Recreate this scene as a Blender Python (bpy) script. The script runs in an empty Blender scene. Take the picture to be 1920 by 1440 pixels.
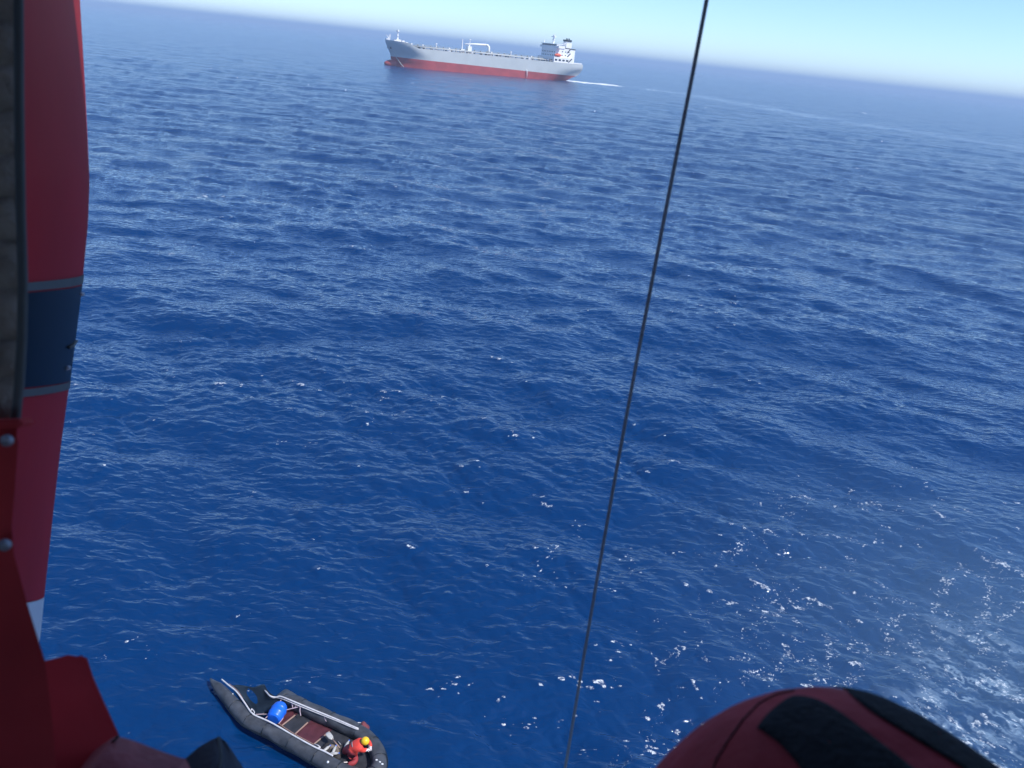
import bpy, bmesh, math, random
import numpy as np
from mathutils import Vector, Matrix
from mathutils.bvhtree import BVHTree

# ------------------------------------------------------------------ camera, light, exposure
SC = bpy.context.scene
COL = SC.collection
FPX, CAM_H, ROLL, PITCH = 1500.0, 23.5, math.radians(6.06), math.radians(22.652)
CAM = Vector((0, 0, CAM_H))
FW = Vector((0, math.cos(PITCH), -math.sin(PITCH)))
_u = Vector((0, math.sin(PITCH), math.cos(PITCH))); _r = Vector((1, 0, 0))
RT = _r * math.cos(ROLL) + _u * math.sin(ROLL)
UP = -_r * math.sin(ROLL) + _u * math.cos(ROLL)
cd = bpy.data.cameras.new('camera'); cam = bpy.data.objects.new('camera', cd); COL.objects.link(cam)
cam.matrix_world = Matrix(((RT.x, UP.x, -FW.x, 0), (RT.y, UP.y, -FW.y, 0), (RT.z, UP.z, -FW.z, CAM_H), (0, 0, 0, 1)))
cd.sensor_width = 36; cd.lens = 36 * FPX / 1920; cd.clip_start = .02; cd.clip_end = 60000
cd.dof.use_dof = True; cd.dof.focus_distance = 120; cd.dof.aperture_fstop = 9
SC.camera = cam
SUN_AZ, SUN_EL = math.radians(118), math.radians(52)
wd = bpy.data.worlds.new('World'); SC.world = wd; wd.use_nodes = True
sky = wd.node_tree.nodes.new('ShaderNodeTexSky'); sky.sky_type = 'NISHITA'; sky.sun_disc = False
sky.sun_elevation = SUN_EL; sky.sun_rotation = SUN_AZ
sky.altitude = 2600; sky.air_density = 1.0; sky.dust_density = 2.0; sky.ozone_density = 7.5
wd.node_tree.links.new(sky.outputs[0], wd.node_tree.nodes['Background'].inputs[0])
wd.node_tree.nodes['Background'].inputs[1].default_value = .135
sl = bpy.data.lights.new('sun', 'SUN'); sl.energy = 3.1; sl.angle = math.radians(.53); sl.color = (1, .96, .9)
so = bpy.data.objects.new('sun', sl); COL.objects.link(so)
SUND = Vector((math.sin(SUN_AZ) * math.cos(SUN_EL), math.cos(SUN_AZ) * math.cos(SUN_EL), math.sin(SUN_EL)))
so.rotation_euler = SUND.to_track_quat('Z', 'Y').to_euler(); so.location = (0, -20, 80)
vs = SC.view_settings; vs.view_transform = 'Standard'; vs.look = 'None'; vs.gamma = 1; vs.exposure = .68
vs.use_curve_mapping = False
cy = SC.cycles; cy.max_bounces = 6; cy.volume_bounces = 0; cy.diffuse_bounces = 3; cy.glossy_bounces = 3
cy.transmission_bounces = 3; cy.transparent_max_bounces = 40; cy.use_denoising = True; cy.use_adaptive_sampling = True; cy.adaptive_threshold = .01
cy.sample_clamp_indirect = 4

# ------------------------------------------------------------------ helpers
def ray(px, py): return FW * FPX + RT * (px - 960) + UP * (720 - py)
def P(px, py, z=0.0):                    # photo pixel -> point of the place at height z
    d = ray(px, py); return CAM + d * ((z - CAM_H) / d.z)
def D(px, py, depth): return CAM + ray(px, py) * (depth / FPX)

def mat(name, col, rough=.6, metal=0, var=.12, scale=8, bump=0.0, bscale=40, spec=None):
    m = bpy.data.materials.new(name); m.use_nodes = True; nt = m.node_tree; b = nt.nodes['Principled BSDF']
    b.inputs['Roughness'].default_value = rough; b.inputs['Metallic'].default_value = metal
    if spec is not None: b.inputs['Specular IOR Level'].default_value = spec
    tc = nt.nodes.new('ShaderNodeTexCoord'); n = nt.nodes.new('ShaderNodeTexNoise')
    n.inputs['Scale'].default_value = scale; n.inputs['Detail'].default_value = 6; nt.links.new(tc.outputs['Object'], n.inputs['Vector'])
    r = nt.nodes.new('ShaderNodeValToRGB')
    r.color_ramp.elements[0].position = .3; r.color_ramp.elements[1].position = .7
    r.color_ramp.elements[0].color = (*[max(0, c * (1 - var)) for c in col], 1)
    r.color_ramp.elements[1].color = (*[min(1, c * (1 + var)) for c in col], 1)
    nt.links.new(n.outputs['Fac'], r.inputs[0]); nt.links.new(r.outputs[0], b.inputs['Base Color'])
    if bump:
        n2 = nt.nodes.new('ShaderNodeTexNoise'); n2.inputs['Scale'].default_value = bscale; n2.inputs['Detail'].default_value = 5
        nt.links.new(tc.outputs['Object'], n2.inputs['Vector'])
        bp = nt.nodes.new('ShaderNodeBump'); bp.inputs['Strength'].default_value = bump; bp.inputs['Distance'].default_value = .01
        nt.links.new(n2.outputs['Fac'], bp.inputs['Height']); nt.links.new(bp.outputs[0], b.inputs['Normal'])
    return m

def tag(o, label=None, cat=None, group=None, kind=None):
    if label: o['label'] = label
    if cat: o['category'] = cat
    if group: o['group'] = group
    if kind: o['kind'] = kind
    return o
def empty(name, loc=(0, 0, 0), rz=0):
    o = bpy.data.objects.new(name, None); COL.objects.link(o); o.location = loc; o.rotation_euler = (0, 0, rz)
    o.empty_display_size = .1; return o
def link(name, me, m, parent=None, smooth=True):
    o = bpy.data.objects.new(name, me); COL.objects.link(o)
    for x in (m if isinstance(m, (list, tuple)) else [m]): me.materials.append(x)
    if smooth: me.polygons.foreach_set('use_smooth', [True] * len(me.polygons))
    if parent is not None:
        o.parent = parent          # parts are modelled in the parent's own coordinates
    return o
def smooth_angle(o, deg=40):
    o.data.set_sharp_from_angle(angle=math.radians(deg)); return o

class MB:
    def __init__(s): s.bm = bmesh.new()
    def box(s, c, size, rz=0, ry=0, bev=0):
        r = bmesh.ops.create_cube(s.bm, size=1)
        M = Matrix.Translation(c) @ Matrix.Rotation(rz, 4, 'Z') @ Matrix.Rotation(ry, 4, 'Y') @ Matrix.Diagonal((*size, 1))
        bmesh.ops.transform(s.bm, matrix=M, verts=r['verts'])
        if bev: bmesh.ops.bevel(s.bm, geom=list({e for v in r['verts'] for e in v.link_edges}), offset=bev, segments=2, affect='EDGES')
        return s
    def tube(s, pts, rad, n=8, cap=True, flat=None):
        pts = [Vector(p) for p in pts]; k = len(pts)
        rad = list(rad) if isinstance(rad, (list, tuple)) else [rad] * k
        rings = []; prev = None
        for i, p in enumerate(pts):
            t = (pts[min(i + 1, k - 1)] - pts[max(i - 1, 0)]).normalized()
            if prev is None: a = t.orthogonal().normalized() if abs(t.z) > .95 else t.cross(Vector((0, 0, 1))).normalized()
            else: a = (prev - t * prev.dot(t)).normalized()
            prev = a; b = t.cross(a)
            f = flat[i] if flat else 1
            rings.append([s.bm.verts.new(p + (a * math.cos(2 * math.pi * j / n) + b * math.sin(2 * math.pi * j / n) * f) * rad[i]) for j in range(n)])
        for i in range(k - 1):
            for j in range(n):
                s.bm.faces.new((rings[i][j], rings[i][(j + 1) % n], rings[i + 1][(j + 1) % n], rings[i + 1][j]))
        if cap:
            s.bm.faces.new(rings[0][::-1]); s.bm.faces.new(rings[-1])
        return s
    def ell(s, c, size, M=None, u=20, v=12):
        r = bmesh.ops.create_uvsphere(s.bm, u_segments=u, v_segments=v, radius=1)
        T = Matrix.Translation(c) @ (M.to_4x4() if M else Matrix.Identity(4)) @ Matrix.Diagonal((*size, 1))
        bmesh.ops.transform(s.bm, matrix=T, verts=r['verts']); return s
    def grid(s, rows, closed=False):
        vs_ = [[s.bm.verts.new(p) for p in r] for r in rows]
        for i in range(len(rows) - 1):
            n = len(rows[i])
            for j in range(n if closed else n - 1):
                s.bm.faces.new((vs_[i][j], vs_[i][(j + 1) % n], vs_[i + 1][(j + 1) % n], vs_[i + 1][j]))
        return vs_
    def prism(s, poly, off):             # poly: points, off: extrusion vector
        a = [s.bm.verts.new(p) for p in poly]; b = [s.bm.verts.new(Vector(p) + Vector(off)) for p in poly]
        n = len(a); s.bm.faces.new(a); s.bm.faces.new(b[::-1])
        for i in range(n): s.bm.faces.new((a[i], b[i], b[(i + 1) % n], a[(i + 1) % n]))
        return s
    def build(s, name, m, parent=None, smooth=False, ang=None):
        bmesh.ops.recalc_face_normals(s.bm, faces=s.bm.faces[:])
        me = bpy.data.meshes.new(name); s.bm.to_mesh(me); s.bm.free()
        o = link(name, me, m, parent, smooth or ang is not None)
        if ang is not None: smooth_angle(o, ang)
        return o
def spline(pts, n):                      # Catmull-Rom through points
    pts = [Vector(p) for p in pts]; out = []
    for i in range(len(pts) - 1):
        p0, p1, p2, p3 = pts[max(i - 1, 0)], pts[i], pts[i + 1], pts[min(i + 2, len(pts) - 1)]
        for k in range(n):
            t = k / n
            out.append(.5 * ((2 * p1) + (p2 - p0) * t + (2 * p0 - 5 * p1 + 4 * p2 - p3) * t * t + (3 * p1 - p0 - 3 * p2 + p3) * t ** 3))
    return out + [pts[-1]]
def lerp_list(v, n):
    out = []
    for i in range(len(v) - 1):
        out += [v[i] + (v[i + 1] - v[i]) * k / n for k in range(n)]
    return out + [v[-1]]
def sstep(a, b, x): t = np.clip((x - a) / (b - a), 0, 1); return t * t * (3 - 2 * t)

# ------------------------------------------------------------------ the sea
WDIR = math.radians(74)
def wave_tile(N, L, seed, lmin, lmax, lpeak, spread):
    rg = np.random.default_rng(seed)
    k = 2 * np.pi * np.fft.fftfreq(N, L / N); kx, ky = np.meshgrid(k, k, indexing='ij'); K = np.hypot(kx, ky); K[0, 0] = 1
    lam = 2 * np.pi / K; th = np.arctan2(ky, kx) - WDIR
    S = K ** -4. * np.exp(-1.1 * (lam / lpeak) ** 2) * (np.abs(np.cos(th)) ** spread + .03)
    S *= sstep(lmin * .8, lmin * 1.2, lam) * (1 - sstep(lmax * .85, lmax * 1.15, lam)); S[0, 0] = 0
    A = np.sqrt(S) * (rg.normal(size=(N, N)) + 1j * rg.normal(size=(N, N)))
    f = lambda a: np.fft.ifft2(a).real
    h = f(A); dx = f(-1j * kx / K * A); dy = f(-1j * ky / K * A); dv = f(K * A)
    sl_ = math.sqrt((f(1j * kx * A) ** 2 + f(1j * ky * A) ** 2).mean())
    return [np.float32(q / sl_) for q in (h, dx, dy, dv)] + [L]
def samp(a, L, x, y):
    N = a.shape[0]; u = x / L * N; v = y / L * N
    i = np.floor(u).astype(np.int64); j = np.floor(v).astype(np.int64); fu = (u - i).astype(np.float32); fv = (v - j).astype(np.float32)
    i %= N; j %= N; i2 = (i + 1) % N; j2 = (j + 1) % N
    return (a[i, j] * (1 - fu) + a[i2, j] * fu) * (1 - fv) + (a[i, j2] * (1 - fu) + a[i2, j2] * fu) * fv
def noise_tile(N, lmin, lmax, seed):     # isotropic noise, unit = 1 sample
    rg = np.random.default_rng(seed); k = np.fft.fftfreq(N); K = np.hypot(*np.meshgrid(k, k)); K[0, 0] = 1e-9
    lam = 1 / K; A = np.fft.fft2(rg.normal(size=(N, N))) * sstep(lmin * .7, lmin, lam) * (1 - sstep(lmax, lmax * 1.4, lam)) / K
    A[0, 0] = 0; a = np.fft.ifft2(A).real; return np.float32(a / a.std())

rows_r = [0.01, 3, 7, 11, 14, 17, 19.2]
deps = np.linspace(math.tan(math.radians(51.5) - PITCH), math.tan(math.radians(.16) - PITCH), 940)
R_ = np.concatenate([rows_r, CAM_H / np.tan(np.arctan(deps) + PITCH), [14000., 22000.]])
fine = np.radians(np.linspace(-49, 49, 1170)); coarse = np.radians(np.linspace(49, 311, 46)[1:-1])
AZ = np.concatenate([fine, coarse]); NR, NA = len(R_), len(AZ)
RR, AA = np.meshgrid(R_, AZ, indexing='ij')
X = (RR * np.sin(AA)).ravel(); Y = (RR * np.cos(AA)).ravel(); rr = RR.ravel(); az = np.degrees(AA.ravel())
tiles = [(wave_tile(512, 437., 3, 4.5, 70, 30, 2.5), .068), (wave_tile(512, 283., 11, 2.6, 26, 13, 2), .08),
         (wave_tile(512, 67., 5, .9, 7, 9, 1.6), .105), (wave_tile(512, 31., 8, .34, 1.6, 5, 1.2), .115)]
Z = np.zeros_like(X); DX = np.zeros_like(X); DY = np.zeros_like(X); DIV = np.zeros_like(X); DIS = np.zeros_like(X)
# the boat rides in its own calm patch
BO = P(570, 1362, 0); bdx = X - BO.x; bdy = Y - BO.y
calm = 1 - .85 * np.exp(-(bdx ** 2 + bdy ** 2) / 6.0 ** 2); calm_s = 1 - .6 * np.exp(-(bdx ** 2 + bdy ** 2) / 3.4 ** 2)
NT3 = noise_tile(512, 10, 120, 23); gust = np.clip(1 + .28 * samp(NT3, 512 * .55, X, Y) + .18 * samp(NT3, 512 * 1.9, X + 31, Y), .45, 1.7)
for (h, dx, dy, dv, L), slope in tiles:
    slope = slope * (calm if L > 100 else calm_s * gust)
    Z += slope * samp(h, L, X, Y); DX += slope * samp(dx, L, X, Y); DY += slope * samp(dy, L, X, Y); DIV += slope * samp(dv, L, X, Y)
    if L < 100: DIS += slope * samp(dv, L, X, Y)
fadeZ = (1 - sstep(6000, 12000, rr)); Z *= fadeZ; DX *= fadeZ * .9; DY *= fadeZ * .9

NT1 = noise_tile(512, 6, 40, 21); NT2 = noise_tile(512, 3, 12, 22)
ns = lambda T, x, y, s: samp(T, T.shape[0] * s, x, y)      # s = metres per sample
foam = np.zeros_like(X); milk = np.zeros_like(X)
# breaking crests: where the choppy waves pile up; more of them in the rotor wash
Rw = np.where(az > -6, 29 + .75 * (az + 6), 31.5); Rw = np.clip(Rw, 0, 62)
wash = sstep(0, 16, Rw - rr) * sstep(-46, -30, az)
crest = np.where(rr < 110, DIS / DIS.std(), DIV / DIV.std())
patchy = ns(NT3, X, Y, .45)
thr = 3.55 - .35 * np.clip(patchy, -1.5, 1.5) - 1.2 * wash
near = 1 - sstep(250, 900, rr)
foam = np.maximum(foam, sstep(0, .55, crest - thr) * (.35 + .65 * near) * (patchy > -1.2))
rfl = random.Random(9)
def fleck(px, py, ln, wd_, ang=0, s=1.0):
    c = P(px, py); rad_ = c.to_2d().length; k_ = 1 if rad_ > 220 else .34
    splat(c, ln * k_, wd_ * k_, ang, s * .78)
    for _ in range(6):
        a, b2 = rfl.gauss(0, 1.1) * ln, rfl.gauss(0, 1.5) * wd_; t = math.radians(ang); f = rfl.uniform(.12, .35)
        splat(c + Vector((a * math.cos(t) - b2 * math.sin(t), a * math.sin(t) + b2 * math.cos(t), 0)), max(ln * f, rad_ * .0012), max(wd_ * f, rad_ * .0012), ang, s * rfl.uniform(.4, .8))
def splat(c, ln, wd_, ang, s):
    t = math.radians(ang); ex, ey = X - c.x, Y - c.y
    a = ex * math.cos(t) + ey * math.sin(t); b = -ex * math.sin(t) + ey * math.cos(t)
    sel = (np.abs(a) < ln * 2) & (np.abs(b) < wd_ * 2.5)
    g = np.exp(-(a[sel] / ln) ** 2 - (b[sel] / wd_) ** 2) * s * (1 + .35 * ns(NT2, X[sel], Y[sel], max(.03, wd_ * .15)))
    foam[sel] = np.maximum(foam[sel], g)
for q in [(380, 368, 2.2, 2.5, 20, .9), (372, 374, 1.5, 1.5), (335, 454, 3, .8, 0, .7), (318, 478, 1, 1.0), (1613, 317, 2.4, 3.2), (1618, 330, 2, 2, 0, .6),
          (1865, 316, 2, 3), (1632, 214, 7, 14), (1650, 207, 3, 8, 0, .7), (1300, 318, 1.2, 2), (773, 156, 2, 6), (600, 105, 6, 30, 0, .8), (690, 95, 5, 30, 0, .7), (1378, 301, 1.4, 2.4),
          (715, 750, .8, .35, 0, .95), (742, 781, .6, .35, 20), (688, 795, .4, .4), (822, 765, .7, .25, 0, .8), (530, 828, 1.2, .22, 0, 1), (700, 832, .5, .2), (815, 853, .25, .25),
          (472, 923, .5, .4, 40, .8), (1022, 941, .5, .55, 60), (1087, 981, .3, .3), (1080, 998, .4, .2), (1715, 876, .9, .3, -10), (1735, 917, .5, .3), (1755, 953, .8, .3, -10), (1692, 955, .35, .3),
          (1905, 948, 1, .35), (585, 1011, .45, .15), (1360, 1030, .8, .28), (1280, 1032, .9, .15), (1481, 1037, .4, .25), (1186, 1056, .35, .4), (1186, 1077, .3, .35), (1183, 1022, .35, .15), (1265, 1033, .3, .25),
          (1040, 1030, .3, .3), (1030, 1045, .45, .18, 60), (1012, 1072, .55, .2, 50), (1000, 1085, .35, .2), (975, 1088, .35, .2), (1045, 1087, .3, .2), (1150, 1118, .3, .15), (1158, 1224, .5, .2), (1150, 1206, .45, .14),
          (850, 1282, .6, .18, 25), (835, 1288, .3, .12), (1105, 1281, .55, .28), (1160, 1280, .35, .15), (945, 1342, .35, .18), (992, 1343, .3, .15), (1048, 1336, .4, .2), (1275, 1352, .6, .5, 20), (1225, 1390, .8, .25), (1285, 1385, 1.1, .3, 20), (1105, 1392, .5, .15),
          (452, 1150, .35, .3, 45, .8), (240, 1205, .25, .2), (203, 1233, .15, .1), (235, 1365, .5, .06, 30), (280, 1220, .2, .12), (590, 1267, 1.0, .12, 20, .75), (540, 1275, .3, .1), (497, 1320, .5, .15, 0, .55), (455, 1285, .25, .12), (465, 1293, .2, .12)]:
    fleck(*q)
# foam streaks blown out along the rays from the helicopter
sx = np.radians(az) * 34; wob = .55 * ns(NT1, X, Y, .06) + .25 * ns(NT2, X, Y, .05)
rid = np.abs(ns(NT1, sx + wob * .28 + 40, rr * .30 + 7, .16))
zone = sstep(12, 21, az + .35 * (38 - rr)) * sstep(0, 14, (62 - rr)) * sstep(-1.2, .3, ns(NT3, X, Y, .12) + .3)
brk = sstep(-.3, .9, ns(NT2, X, Y, .11))
foam = np.maximum(foam, zone * sstep(.24, .04, rid) * (.44 + .24 * brk))
rid2 = np.abs(ns(NT2, sx * 1.0 + wob * .22, rr * .40 + 11, .13))
foam = np.maximum(foam, zone * sstep(.22, .03, rid2) * sstep(-.5, .6, ns(NT3, X, Y, .09)) * .48)
fil = [[(860, 1110), (870, 1050), (850, 980), (880, 930), (850, 870), (830, 800)], [(1060, 1060), (1075, 960), (1060, 900), (1090, 840), (1020, 830)], [(920, 1110), (1000, 1080), (1040, 1070)],
       [(1375, 1050), (1370, 960), (1380, 870), (1290, 850), (1210, 840), (1170, 780), (1240, 710), (1270, 690)], [(1410, 1250), (1390, 1150), (1380, 1100)], [(1540, 1170), (1530, 1050), (1520, 980)],
       [(1500, 940), (1490, 880), (1460, 800), (1460, 700), (1480, 580), (1560, 530), (1620, 490), (1600, 430)], [(1720, 930), (1690, 850), (1700, 760), (1750, 690), (1720, 600), (1740, 500), (1780, 440)],
       [(1800, 890), (1810, 800), (1790, 740), (1850, 710), (1910, 640), (1900, 560)], [(1830, 1130), (1810, 1000), (1830, 940)], [(400, 1060), (500, 1030), (540, 1100), (560, 1040), (640, 990)], [(770, 1100), (750, 1020), (780, 930)],
       [(980, 590), (1080, 595), (1140, 600), (1210, 610), (1300, 620), (1400, 665)], [(340, 980), (400, 985), (450, 960)], [(1340, 670), (1360, 780), (1340, 840)], [(1560, 770), (1640, 820), (1700, 850)], [(1210, 840), (1200, 900), (1130, 910)], [(1240, 1000), (1300, 1040), (1440, 1070)]]
selF = (az > 2) & (az < 46) & (rr < 66); fxx, fyy, frr = X[selF], Y[selF], rr[selF]
fxx = fxx + .11 * ns(NT2, fxx, fyy, .05) + .16 * ns(NT1, fxx, fyy, .035); fyy = fyy + .14 * ns(NT2, fxx + 9, fyy, .05)
fd = np.full_like(fxx, 9.)
for ln_ in fil:
    w_ = [P(1250 + a * .349, 900 + b * .349) for a, b in ln_]
    for a, b in zip(w_[:-1], w_[1:]):
        ex, ey = b.x - a.x, b.y - a.y; t = np.clip(((fxx - a.x) * ex + (fyy - a.y) * ey) / (ex * ex + ey * ey), 0, 1)
        fd = np.minimum(fd, np.hypot(fxx - a.x - t * ex, fyy - a.y - t * ey))
fw = .07 + .0016 * frr
ff = np.exp(-(fd / fw) ** 2) * (.50 + .12 * ns(NT2, fxx, fyy, .06)) + np.exp(-(fd / (fw * 3.2)) ** 2) * .16 * sstep(.2, 1.4, ns(NT2, fxx, fyy, .03))
foam[selF] = np.maximum(foam[selF], ff)
# feathered spray bands, lower right
bx = sstep(31, 37, az) * sstep(44, 36, rr)
band = ns(NT1, sx * .22, rr + .25 * wob, .05)
milk = np.maximum(milk, bx * sstep(-.2, 1.6, band) * .55)
foam = np.maximum(foam, bx * sstep(.7, 2.2, band + .5 * ns(NT2, X, Y, .05)) * .62)
# wake of the ship
wk = [P(*q) for q in [(1062, 151.5), (1082, 153), (1120, 157), (1180, 163), (1290, 177), (1400, 196), (1500, 213), (1600, 231), (1760, 254), (1930, 280), (2100, 312)]]
wd_ = np.full_like(X, 1e9); along = np.zeros_like(X); acc = 0
selw = (rr > 250) & (rr < 1600); xs_, ys_ = X[selw], Y[selw]; dd = np.full_like(xs_, 1e9); al = np.zeros_like(xs_)
for a, b in zip(wk[:-1], wk[1:]):
    ex, ey = b.x - a.x, b.y - a.y; l2 = ex * ex + ey * ey
    t = np.clip(((xs_ - a.x) * ex + (ys_ - a.y) * ey) / l2, 0, 1)
    d = np.hypot(xs_ - a.x - t * ex, ys_ - a.y - t * ey); m_ = d < dd
    dd[m_] = d[m_]; al[m_] = acc + t[m_] * math.sqrt(l2); acc += math.sqrt(l2)
wn = ns(NT3, xs_, ys_, .5)
mk = np.exp(-(dd / (19 + 7 * wn)) ** 2) * (.27 + .10 * wn) * sstep(1100, 300, al)
fo = np.exp(-(dd / 20) ** 2) * 1.25 * sstep(75, 45, al) + np.exp(-(dd / 10) ** 2) * .75 * sstep(.6, 1.3, wn) * sstep(220, 100, al)
milk[selw] = np.maximum(milk[selw], mk); foam[selw] = np.maximum(foam[selw], fo)
foam = np.where(rr < 300, np.minimum(foam, .56), foam)
VX, VY = X + DX, Y + DY
# water pressed down under the boat's floor and tubes
bax = (P(660, 1405) - P(480, 1325)); bl = bax.length; bax.normalize(); c0 = P(495, 1335)
a_ = (VX - c0.x) * bax.x + (VY - c0.y) * bax.y; b_ = -(VX - c0.x) * bax.y + (VY - c0.y) * bax.x
ins = sstep(-.9, .1, a_) * sstep(bl + .9, bl + .2, a_) * sstep(1.6, 1.0, np.abs(b_))
Z = Z * (1 - ins) - .12 * ins
n_v = NR * NA
co = np.stack([VX, VY, Z], 1).astype(np.float32)
i0 = (np.arange(NR - 1)[:, None] * NA + np.arange(NA)[None]).ravel(); i1 = (np.arange(NR - 1)[:, None] * NA + (np.arange(NA)[None] + 1) % NA).ravel()
quads = np.stack([i0, i0 + NA, i1 + NA, i1], 1).astype(np.int32)
me = bpy.data.meshes.new('sea'); me.vertices.add(n_v); me.vertices.foreach_set('co', co.ravel())
me.loops.add(quads.size); me.loops.foreach_set('vertex_index', quads.ravel())
me.polygons.add(len(quads)); me.polygons.foreach_set('loop_start', np.arange(0, quads.size, 4, dtype=np.int32))
me.update(calc_edges=True)
for nm, v in (('foam', foam), ('milk', milk), ('far', sstep(45, 260, rr))):
    at = me.attributes.new(nm, 'FLOAT', 'POINT'); at.data.foreach_set('value', v.astype(np.float32))
wm = bpy.data.materials.new('sea_water'); wm.use_nodes = True; nt = wm.node_tree; N = nt.nodes; LK = nt.links.new
pb = N['Principled BSDF']; pb.inputs['IOR'].default_value = 1.33; pb.inputs['Roughness'].default_value = .05; pb.inputs['Specular IOR Level'].default_value = 1.0
def node(t, **kw):
    n = N.new(t)
    for k, v in kw.items(): setattr(n, k, v)
    return n
def attr(nm): a = node('ShaderNodeAttribute'); a.attribute_name = nm; return a.outputs['Fac']
def math_(op, a, b=None, clamp=False):
    n = node('ShaderNodeMath', operation=op, use_clamp=clamp)
    for i, v in enumerate((a, b)):
        if v is None: continue
        if isinstance(v, (int, float)): n.inputs[i].default_value = v
        else: LK(v, n.inputs[i])
    return n.outputs[0]
geo = node('ShaderNodeNewGeometry')
def pnoise(scale, detail, rough=.55, stretch=(1, 1), ang=0, dist=0):
    mp = node('ShaderNodeMapping'); LK(geo.outputs['Position'], mp.inputs['Vector'])
    mp.inputs['Rotation'].default_value = (0, 0, ang); mp.inputs['Scale'].default_value = (stretch[0], stretch[1], 0)
    n = node('ShaderNodeTexNoise'); n.inputs['Scale'].default_value = scale; n.inputs['Detail'].default_value = detail
    n.inputs['Roughness'].default_value = rough; n.inputs['Distortion'].default_value = dist; LK(mp.outputs[0], n.inputs['Vector']); return n.outputs['Fac']
rot = -(WDIR - math.pi / 2)
f1 = pnoise(2.0, 2.5, .5, (.5, 1), rot, .5); f2 = pnoise(.55, 6, .62, (.45, 1), rot)
f3 = pnoise(.085, 2, .5, (.35, 1), rot, .3)
hgt = math_('ADD', math_('MULTIPLY', f1, .15), math_('MULTIPLY', math_('ADD', math_('MULTIPLY', f2, .62), math_('MULTIPLY', f3, 2.6)), attr('far')))
bp = node('ShaderNodeBump'); bp.inputs['Strength'].default_value = 1; bp.inputs['Distance'].default_value = 1
LK(hgt, bp.inputs['Height']); LK(bp.outputs[0], pb.inputs['Normal'])
# foam lies where the attribute says, broken up by fine bubbles
fn = pnoise(6, 6, .75)
fm = math_('ADD', attr('foam'), math_('MULTIPLY', math_('SUBTRACT', fn, .5), 1.7))
mr = node('ShaderNodeMapRange', interpolation_type='SMOOTHSTEP'); LK(fm, mr.inputs['Value']); mr.inputs['From Min'].default_value = .38; mr.inputs['From Max'].default_value = .86
fmask = math_('MULTIPLY', mr.outputs[0], math_('MULTIPLY', attr('foam'), 5, True), True)
hue = pnoise(.012, 2)
deep = node('ShaderNodeMix', data_type='RGBA'); LK(hue, deep.inputs['Factor']); deep.inputs['A'].default_value = (.0002, .0235, .100, 1); deep.inputs['B'].default_value = (.0004, .034, .128, 1)
mm = node('ShaderNodeMix', data_type='RGBA'); LK(math_('MULTIPLY', attr('milk'), math_('ADD', fn, .45), True), mm.inputs['Factor'])
LK(deep.outputs['Result'], mm.inputs['A']); mm.inputs['B'].default_value = (.34, .47, .60, 1)
fx = node('ShaderNodeMix', data_type='RGBA'); LK(fmask, fx.inputs['Factor']); LK(mm.outputs['Result'], fx.inputs['A']); fx.inputs['B'].default_value = (.82, .86, .88, 1)
LK(fx.outputs['Result'], pb.inputs['Base Color'])
LK(math_('ADD', math_('MULTIPLY', fmask, .6), math_('ADD', math_('MULTIPLY', attr('far'), .14), .035), True), pb.inputs['Roughness'])
sea = tag(link('sea', me, wm), kind='structure')

# ------------------------------------------------------------------ haze over the sea and spray thrown up by the rotor wash
def volume(name, col, dens, aniso=0):
    m = bpy.data.materials.new(name); m.use_nodes = True; t = m.node_tree
    for n in list(t.nodes):
        if n.type == 'BSDF_PRINCIPLED': t.nodes.remove(n)
    v = t.nodes.new('ShaderNodeVolumePrincipled'); v.inputs['Color'].default_value = (*col, 1); v.inputs['Density'].default_value = dens; v.inputs['Anisotropy'].default_value = aniso
    t.links.new(v.outputs[0], t.nodes['Material Output'].inputs['Volume']); return m
b = MB(); b.box((0, 0, 30), (46000, 46000, 66))
tag(b.build('haze', volume('haze_air', (.54, .73, 1), .00026)), 'pale blue sea haze thinning the ship and hiding the horizon', 'haze', kind='stuff')

for i_, (px_, py_, rx_, rz_, dn_) in enumerate(((2060, 1360, 7, 2.6, .006), (2050, 1350, 9, 3.2, .005), (2040, 1345, 11, 3.8, .0042), (2030, 1335, 13, 4.4, .0036), (2020, 1325, 15, 5, .003), (2010, 1310, 17.5, 5.6, .0024), (2000, 1290, 20, 6.2, .002))):
    q = MB(); q.ell((0, 0, 0), (rx_, rx_, rz_), u=32, v=20); o = q.build('spray_mist', volume('spray_air', (.48, .77, 1), dn_), None, True); o.location = P(px_, py_, 1.2)
    tag(o, 'thin pale veil of rotor spray over the water at lower right', 'spray', 'rotor spray over the water', 'stuff')

# ------------------------------------------------------------------ the tanker
HDG = math.radians(-149.2)
sw = (P(800, 130.5) + P(1010, 148.5)) / 2
port = Vector((-math.sin(HDG), math.cos(HDG), 0))
ship = empty('tanker_ship', sw - port * 16.5, HDG)
ship.scale = [1.03] * 3
tag(ship, 'long grey tanker with red lower hull and white bridge house under way', 'ship')
m_grey = mat('hull_grey', (.50, .53, .52), .5, var=.05, scale=.15); m_red = mat('hull_red', (.38, .055, .05), .6, var=.2, scale=.12)
m_white = mat('ship_white', (.88, .88, .87), .5, var=.03, scale=.5); m_dark = mat('ship_dark', (.03, .035, .04), .4, var=.2)
m_deck = mat('deck_brown', (.16, .12, .10), .7, var=.2, scale=.4); m_pipe = mat('pipe_grey', (.38, .40, .38), .5); m_orange = mat('lifeboat_orange', (.75, .10, .03), .5)
B = 16.0
def zdeck(x): return 15.3 + 3.5 * float(sstep(61, 71, x)) + 1.2 * float(sstep(71, 84, x)) * .4
def zred(x): return 6.3 + .012 * x
def xstem(z): return 79.0 + 5.2 * float(sstep(6.5, 19.5, z)) + (0 if z > 4 else -1.5)
def xstern(z): return -99.3 + max(0, 5.4 - z) * 2.2
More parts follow.
